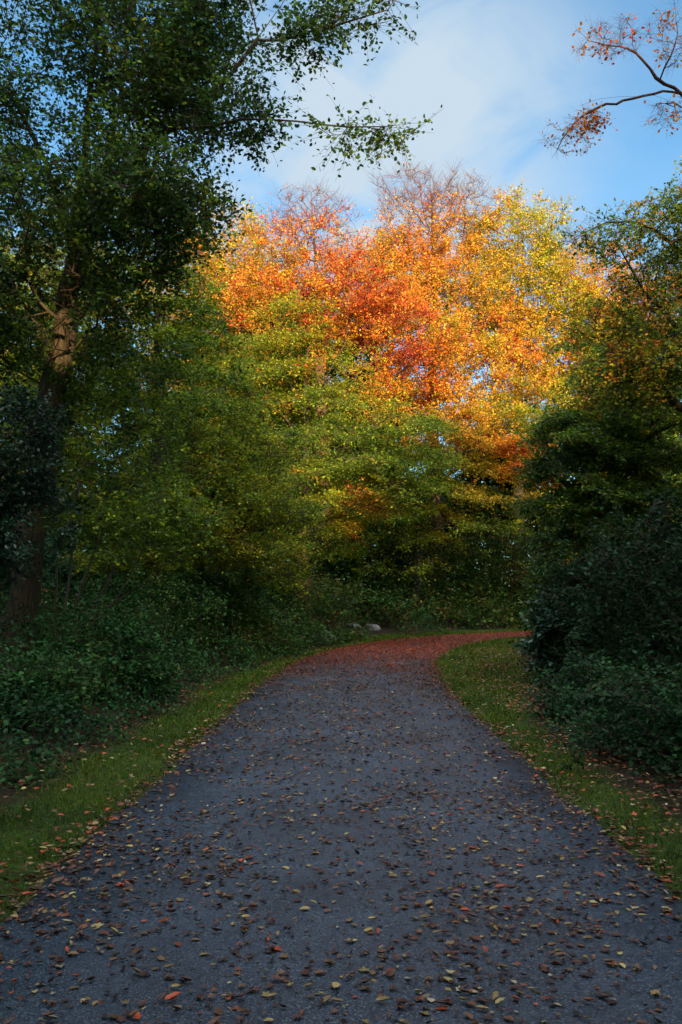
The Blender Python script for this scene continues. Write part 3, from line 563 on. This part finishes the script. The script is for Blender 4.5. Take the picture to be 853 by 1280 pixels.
# --- woods behind and beside, copies of the trees above
lab = 'tree of the dim wood closing off the view behind the coloured trees'; grp = 'trees of the wood behind'
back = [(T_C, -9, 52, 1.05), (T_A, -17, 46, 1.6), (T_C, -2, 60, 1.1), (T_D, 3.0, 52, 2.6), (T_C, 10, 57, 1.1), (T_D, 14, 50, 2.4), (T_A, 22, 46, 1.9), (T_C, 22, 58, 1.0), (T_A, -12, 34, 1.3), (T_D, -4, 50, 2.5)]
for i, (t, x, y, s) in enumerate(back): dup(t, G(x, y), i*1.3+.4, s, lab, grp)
side = [(T_A, -13, 20, 1.2), (T_A, -11, 9, 1.1), (T_A, 14, 24, 1.3), (T_D, 10.5, 20, 1.5)]
for i, (t, x, y, s) in enumerate(side): dup(t, G(x, y), i*2.1+1, s, 'unseen tree added beside the path to shade the near ground and bushes', 'trees beside the path')
# the tall wood behind the camera that keeps the path in shade
GB = G(2.2, -27)
tree('beech_tree', 'broad beech standing right behind the viewer with a small gap in its crown', 'tree', [[GB, GB+[.2, 0, 6], GB+[0, .3, 12], GB+[.3, 0, 19]]],
     [((2, -27, 9), (5, 3.5, 5), 1.5), ((2.5, -27, 15), (5, 3.5, 6), 2.0), ((1.5, -27, 21), (3.5, 3, 3), .8)], 2200, 77, .35, leaf=.16, twig=1.0, tint=lambda p, r: .4+.1*noise3(p, .4))
GB = G(6, -33)
tree('lime_tree', 'tall lime behind the viewer, further back and to the right of the beech', 'tree', [[GB, GB+[.2, 0, 7], GB+[0, .3, 15], GB+[-.3, 0, 24]]],
     [((5.6, -33, 13), (4.6, 3.5, 6), 1.5), ((5.6, -33, 20), (4.6, 3.5, 6), 2.0), ((5.6, -33, 26), (3.5, 3, 3), .8)], 2000, 78, .4, leaf=.17, twig=1.0, tint=lambda p, r: .4+.1*noise3(p, .4))
GB = G(-3.3, -3.2)  # added above the camera, out of view, to darken the near path
tree('beech_tree', 'unseen wide beech added beside the viewer, its crown shading the near end of the path', 'tree', [[GB, GB+[.1, 0, 3], GB+[.4, .3, 6.5], GB+[.9, .6, 9.5]], [GB+[.4, .3, 6], GB+[2.5, 1.5, 7.6], GB+[5.5, 2.2, 8.2]], [GB+[.3, .2, 5.5], GB+[2.0, -1, 7.4], GB+[4.8, -2.0, 8.4]]],
     [((0, .2, 8.1), (4.6, 3.1, 1.6), 2.0), ((.5, -3.5, 8.3), (4.6, 2.4, 1.7), 1.2)], 900, 79, .24, leaf=.10, twig=.7, flat=.3, up=.7, tint=lambda p, r: .4+.1*noise3(p, .4))
SH = [(-17, -20, 1.75), (-8.5, -25, 1.75), (18, -27, 1.25), (24, -25, 1.25), (31, -18, 1.3), (-26, -24, 1.7)]
for i, (x, y, s_) in enumerate(SH): dup((T_O, T_C, T_G)[i % 3] , G(x, y), i*1.7, s_*(.78, 1.15, .85)[i % 3], 'tall tree of the wood behind the viewer', 'trees behind the viewer')
for x, y, s_ in ((-9.5, -4.5, 1.25), (7.0, -4.0, .95), (8.0, 6.5, 1.0), (-9.5, 4.5, 1.0), (11.0, 11.5, 1.0), (-6.2, -7.5, 1.1), (6.2, -10, .95), (3.5, -3.4, .95)): dup(T_C, G(x, y), x*1.7, s_, 'unseen tree added beside the path to shade the near ground and bushes', 'trees beside the path')  # copies added out of view to shade the foreground and side bushes

# ================================================================= GROUND COVER (stuff)
def cover(name, label, cat, pts_fn, n, seed, hfun, leaf, mat, tint, per=16, rad=.17, up=.6, tmpl=T_OVAL):
    rng = np.random.default_rng(seed); x, y = pts_fn(rng, n); d = path_d(x, y); h = hfun(x, y, d); ok = (h > .03) & (np.hypot(x-XP(464, 35.8), (y-33.5)*.4) > 1.0) & (np.hypot(x-XP(409, 30.5), y-30) > .9) & (noise2(x, y, 1.9, seed)+rng.normal(size=len(x))*.35 > -.35); x, y, d, h = x[ok], y[ok], d[ok], h[ok]
    z = ground(x, y, d)+h*np.sqrt(rng.random(len(x)))
    C = np.stack([x, y, z], -1)
    s0 = C.copy(); s0[:, 2] = ground(x, y, d)-.02; s0[:, :2] += rng.normal(size=(len(x), 2))*.12
    sel = rng.random(len(C)) < .5
    sv, sf = prisms(s0[sel], C[sel], np.full(sel.sum(), .004), np.full(sel.sum(), .002))
    so_ = mesh_obj('stems', sv, sf, M_TWIG)
    c = np.repeat(C, per, 0)+rng.normal(size=(len(C)*per, 3))*np.array([rad, rad, rad*.6])
    c[:, 2] = np.maximum(c[:, 2], ground(c[:, 0], c[:, 1])+.02)
    u = rdir(rng, len(c), .5); nn = rdir(rng, len(c))*(1-up)+np.array([0, 0, up*1.2])
    # broken-in growth: leaves thin as they near the grass
    dist = np.hypot(c[:, 0], c[:, 1]); sz = leaf*(.6+.7*rng.random(len(c)))*np.clip(dist/14, 1, 1.7)
    sz = sz*np.repeat(np.clip(1+.55*noise3(C, 1.3, 3.)+.2*rng.normal(size=len(C)), .5, 1.9), per)
    V, F, k = leaves(c, u, nn, sz, tmpl)
    tt = np.clip(np.repeat(tint(C, rng)+.12*noise3(C, 2.4, 9.), per)+rng.normal(size=len(c))*.05, 0, 1)
    o = mesh_obj(name, V, F, mat, tint=np.repeat(tt, k)); tag(o, label, cat, kind='stuff'); so_.parent = o
    return o
def left_pts(rng, n):
    y = 3+(rng.random(n)**1.25)*33; dd = 2.3+rng.random(n)**1.3*5.5; c = np.interp(y, CLS[:, 1], CLS[:, 0]); return c-dd, y
def hl(x, y, d):
    a = -d-verge_edge(x, y, d); h = np.clip(a*.75, 0, 1)*(.55+.95*np.clip((y-8)/12, 0, 1))*(.95+.5*noise2(x, y, .9, 4.)+.2*noise2(x, y, 2.3, 1.)); return np.where(a > 0.05+.15*noise2(x, y, 2.), np.clip(h, .10, 1.7), 0)
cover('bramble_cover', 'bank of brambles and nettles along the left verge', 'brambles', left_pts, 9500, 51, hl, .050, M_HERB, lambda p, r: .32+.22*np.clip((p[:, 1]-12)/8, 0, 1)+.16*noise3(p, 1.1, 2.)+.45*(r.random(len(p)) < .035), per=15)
def right_pts(rng, n):
    y = 3+(rng.random(n)**1.2)*25; dd = 2.2+rng.random(n)**1.2*5.5; c = np.interp(y, CLS[:, 1], CLS[:, 0]); return c+dd, y
def hr(x, y, d):
    a = d-verge_edge(x, y, d)-.12; h = np.clip(a*.7, 0, 1.0)*(.7+.3*noise2(x, y, .8, 1.)); return np.where(a > 0.0, np.clip(h, .06, 1.), 0)
cover('undergrowth_cover', 'low dark undergrowth along the right verge', 'undergrowth', right_pts, 6500, 52, hr, .055, M_HERB, lambda p, r: .16+.15*noise3(p, 1.1, 5.)+.55*(r.random(len(p)) < .04), per=12)
def far_pts(rng, n):
    x = rng.uniform(-9, 22, n); y = np.interp(x, [-9, -2, 2, 6, 12, 22], [30.5, 33.2, 36.2, 38.6, 41.3, 45])+rng.random(n)**1.5*9; return x, y
def hf(x, y, d):
    a = np.abs(d)-2.15; return np.where(a > 0, np.clip(a*.55, .15, 2.6)*(.8+.35*noise2(x, y, .5, 7.)), 0)
cover('fern_cover', 'green herbs and saplings growing along the far side of the bend', 'undergrowth', far_pts, 5200, 53, hf, .085, M_HERB, lambda p, r: .68+.14*noise3(p, .7, 8.), per=14, rad=.3)
def wood_pts(rng, n): return rng.uniform(-30, 34, n), rng.uniform(49, 60, n)
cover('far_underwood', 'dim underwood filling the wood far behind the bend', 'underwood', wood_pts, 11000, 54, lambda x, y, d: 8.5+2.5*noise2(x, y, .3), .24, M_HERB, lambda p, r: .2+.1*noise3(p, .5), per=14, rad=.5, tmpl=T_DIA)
def lw_pts(rng, n): return rng.uniform(-15, -6.5, n), rng.uniform(5, 44, n)
cover('left_underwood', 'dim saplings filling the wood behind the left brambles', 'underwood', lw_pts, 5200, 55, lambda x, y, d: 2.6+1.0*noise2(x, y, .4), .11, M_HERB, lambda p, r: .22+.12*noise3(p, .5), per=12, rad=.4, tmpl=T_DIA)
def rw_pts(rng, n): return rng.uniform(6.2, 15, n), rng.uniform(5, 27, n)
cover('right_underwood', 'dim saplings filling the wood behind the right bushes', 'underwood', rw_pts, 4200, 56, lambda x, y, d: 2.8+1.0*noise2(x, y, .4), .11, M_HERB, lambda p, r: .15+.12*noise3(p, .5), per=12, rad=.4, tmpl=T_DIA)

# grass
def grass(n=360000, seed=61):
    rng = np.random.default_rng(seed)
    y = 2.6+rng.random(n)**1.9*38; side = rng.random(n) < .5
    c = np.interp(y, CLS[:, 1], CLS[:, 0]); off = 1.58+rng.random(n)*2.6; x = np.where(side, c-off, c+off)
    # second set along the bend
    m = n//6; i = rng.integers(120, len(CLS)-30, m); t = CLS[i+1]-CLS[i]; t /= np.linalg.norm(t, axis=1)[:, None]; s = np.where(rng.random(m) < .65, -1, 1)*(1.6+rng.random(m)*1.4)
    x = np.concatenate([x, CLS[i, 0]+t[:, 1]*s+rng.normal(size=m)*.3]); y = np.concatenate([y, CLS[i, 1]-t[:, 0]*s+rng.normal(size=m)*.3])
    d = path_d(x, y); a = np.abs(d); e = verge_edge(x, y, d); e = np.where(y > 30, np.maximum(e, 3.0), e)
    lim = 1.64+.07*noise2(x, y, 1.5)+.07*noise2(x, y, 5.0)
    p = np.clip((e-a)/.35+.15, 0, 1)*np.clip((a-lim)/.10, 0, 1)*np.clip(.9+.5*noise2(x, y, 1.7, 9.)-.3*(d > 0), .15, 1)
    k = rng.random(len(x)) < p; x, y, d = x[k], y[k], d[k]; z = ground(x, y, d)
    dist = np.hypot(x, y); N_ = len(x); h = (.020+.034*rng.random(N_)**2)*np.where(rng.random(N_) < .02, 2.0, 1); wd = .0022*np.clip(dist/4, 1, 6)
    h = h*np.clip(dist/16, 1, 1.8)*np.clip(1+.6*noise2(x, y, 2.6, 8.), .5, 1.9)
    a_ = rng.random(N_)*6.283; lean = rng.normal(size=(N_, 2))*.5
    V = np.zeros((N_, 3, 3)); V[:, 0] = np.stack([x-wd*np.cos(a_), y-wd*np.sin(a_), z-.005], -1); V[:, 1] = np.stack([x+wd*np.cos(a_), y+wd*np.sin(a_), z-.005], -1)
    V[:, 2] = np.stack([x+lean[:, 0]*h, y+lean[:, 1]*h, z+h], -1)
    tt = np.clip(.5+.3*noise2(x, y, .9, 5.)+rng.normal(size=N_)*.08, 0, 1)
    o = mesh_obj('grass', V.reshape(-1, 3), np.arange(N_*3).reshape(-1, 3), M_GRASS, tint=np.repeat(tt, 3)); tag(o, 'short mown grass on both verges of the path', 'grass', kind='stuff')
grass()

# fallen leaves
def litter(name, label, x, y, zoff, size, tint, rng, tilt=.22):
    d = path_d(x, y); a = np.abs(d); z = np.where(a < 1.66, path_z(x, y, d), ground(x, y, d))+zoff
    c = np.stack([x, y, z], -1); u = rdir(rng, len(x), .05); n = rdir(rng, len(x))*tilt+np.array([0, 0, 1.])
    typ = rng.random(len(x)); Vs = []; Fs = []; Ts = []; off = 0
    for lo, hi, tm in ((0, .25, T_OVAL), (.25, .5, T_LOBE), (.5, 1.01, T_CURL)):
        s = (typ >= lo) & (typ < hi); V, F, k = leaves(c[s], u[s], n[s], size[s], tm)
        Vs.append(V); Fs.append(F+off); Ts.append(np.repeat(tint[s], k)); off += len(V)
    V = np.concatenate(Vs)
    o = mesh_obj(name, V, np.concatenate(Fs), M_LITTER, tint=np.clip(np.concatenate(Ts), 0, 1)); tag(o, label, 'fallen leaves', kind='stuff'); return o
rng = np.random.default_rng(71)
n = 190000; s = rng.random(n); ii = s*(len(CLS)-1)
L_ = np.concatenate([[0], np.cumsum(np.linalg.norm(np.diff(CLS, axis=0), axis=1))]); l0 = np.interp(2.0, CLS[:, 1], L_); l1 = L_[-1]-20
l = l0+rng.random(n)*(l1-l0); px_ = np.interp(l, L_, CLS[:, 0]); py_ = np.interp(l, L_, CLS[:, 1]); tx = np.interp(l+.3, L_, CLS[:, 0])-px_; ty = np.interp(l+.3, L_, CLS[:, 1])-py_; q = np.hypot(tx, ty)+1e-9; tx /= q; ty /= q
o_ = rng.uniform(-1.78, 1.78, n); x = px_+ty*o_; y = py_-tx*o_
dens = .22+.16*noise2(x, y, 1.1, 3.)+.30*np.clip(noise2(x, y, 3.2, 6.), 0, 1)          # loose scatter
dens += .55*np.clip(.6+.9*noise2(x, y, 2.2, 4.), .1, 1.5)*np.exp(-((1.72-np.abs(o_))/.2)**2)                                            # drifted against the edges
far = np.clip((y-13.5)/12, 0, 1); dens = dens*(1+1.5*far)+far**1.6*np.clip(.72+.25*noise2(x, y, .9, 2.)+.3*noise2(x, y, 2.6, 5.), .1, 1.2)*np.clip(.35+np.abs(o_-.2)/1.2+np.clip((y-29)/3, 0, 1), 0, 1)
for (cx, cy, r_) in ((-.95, 5.6, .32), (-.78, 5.2, .28), (-.55, 6.6, .3), (1.1, 4.4, .3), (-1.2, 4.6, .4)): dens += .35*np.exp(-((x-cx)**2+(y-cy)**2)/r_**2)
k = rng.random(n) < dens; x, y = x[k], y[k]; N_ = len(x)
tt = .24+.13*rng.normal(size=N_)+.48*(rng.random(N_) < .42)+.14*(rng.random(N_) < .2); fr = np.clip((y-14)/10, 0, 1); tt = np.where((np.abs(tt-.46) < .08) & (rng.random(N_) < .75), tt-.17, tt); tt = tt*(1-fr*.8)+.50*fr*.8+rng.normal(size=N_)*.03
sz = (.018+.040*rng.random(N_)**1.8)*np.where(rng.random(N_) < .05, 1.3, 1)*(1+.05*fr)
litter('fallen_leaves', 'red and yellow leaves scattered over the asphalt path, thick at the bend', x, y, .002+.008*rng.random(N_), sz, tt, rng)
n = 60000; y = 2.6+rng.random(n)**1.5*30; sd_ = rng.random(n) < .5; off = 1.6+rng.random(n)*2.8; c = np.interp(y, CLS[:, 1], CLS[:, 0]); x = np.where(sd_, c-off, c+off); d = path_d(x, y); a = np.abs(d)
e = verge_edge(x, y, d); dens = .10+.85*np.clip(.8+.8*noise2(x, y, 2.5, 4.), .2, 1.4)*np.exp(-((a-1.74)/.15)**2)+.55*np.exp(-((a-e-.05)/.30)**2)+.85*(d > 0)*np.clip((a-1.8)/.6, 0, 1)+.06*noise2(x, y, 2.)
dens *= np.clip(.6+.5*noise2(x, y, 1.3, 12.), .15, 1.2)
k = (rng.random(n) < dens*.75) & (a > 1.6); x, y = x[k], y[k]; N_ = len(x); tt = .56+.20*rng.normal(size=N_)+.15*(rng.random(N_) < .3)
litter('verge_leaves', 'brown and yellow leaves lying in the grass of both verges', x, y, .03+.025*rng.random(N_), .022+.036*rng.random(N_), tt, rng, tilt=.45)
# fine debris on the path: stalks and crumbs
n = 2600; x = rng.uniform(-1.6, 1.7, n); y = 2.6+rng.random(n)**1.6*17; d = path_d(x, y); z = path_z(x, y, d)+.004; a = rng.random(n)*6.283; ll = .01+.035*rng.random(n); A = np.stack([x, y, z], -1); B = A+np.stack([np.cos(a)*ll, np.sin(a)*ll, .004*rng.random(n)], -1)
V, F = prisms(A, B, np.full(n, .0016), np.full(n, .0010)); tag(mesh_obj('leaf_stalks', V, F, M_TWIG), 'fine stalks and crumbs between the leaves on the path', 'debris', kind='stuff')

# boulders at the bend
def rock_mat():
    m, t = new_mat('pale_stone'); tc = N(t, 'ShaderNodeTexCoord'); n = N(t, 'ShaderNodeTexNoise', ins={'Scale': 5.0, 'Detail': 8.0, 'Roughness': .65}); L(t, tc.outputs['Object'], n.inputs['Vector'])
    r = ramp(t, [(.35, (.045, .045, .032)), (.65, (.21, .20, .18))]); L(t, n.outputs['Fac'], r.inputs[0]); b = N(t, 'ShaderNodeBump', ins={'Strength': .6, 'Distance': .03}); L(t, n.outputs['Fac'], b.inputs['Height'])
    p = N(t, 'ShaderNodeBsdfPrincipled', ins={'Roughness': .85}); L(t, r.outputs[0], p.inputs['Base Color']); L(t, b.outputs[0], p.inputs['Normal']); o = N(t, 'ShaderNodeOutputMaterial'); L(t, p.outputs[0], o.inputs['Surface']); return m
M_ROCK = rock_mat()
def rock(label, x, y, sx, sy, sz, rz, ry, seed):
    import bmesh
    bm = bmesh.new(); bmesh.ops.create_icosphere(bm, subdivisions=4, radius=1)
    rr = np.random.default_rng(seed); pl = [(rdir(rr, 1)[0], .55+.3*rr.random()) for _ in range(12)]
    V = np.array([v.co[:] for v in bm.verts])
    for nrm, dd in pl:
        e = V@nrm-dd; V = V-np.clip(e, 0, None)[:, None]*nrm*.92
    V = V*(1+.07*noise3(V, 2.6, seed)+.03*noise3(V, 7., seed))[:, None]*np.array([sx, sy, sz])
    for v, q in zip(bm.verts, V): v.co = q
    me = bpy.data.meshes.new('boulder'); bm.to_mesh(me); bm.free(); me.materials.append(M_ROCK)
    for p in me.polygons: p.use_smooth = True
    o = bpy.data.objects.new('boulder', me); COL.objects.link(o); g = G(x, y, 0); o.location = (g[0], g[1], g[2]+sz*.32); o.rotation_euler = (0, ry, rz); tag(o, label, 'rock'); return o
rock('pale rounded boulder beside the path where it turns right', XP(464, 34.6), 34.6, .36, .27, .25, .2, .05, 1)
rock('grey wedge of stone leaning at the foot of the left brambles', XP(409, 29.8), 29.8, .38, .25, .24, .5, .55, 5)
rock('low grey stone half buried between the boulder and the leaning wedge', XP(440, 35.2), 35.2, .34, .22, .13, .1, 0, 9)
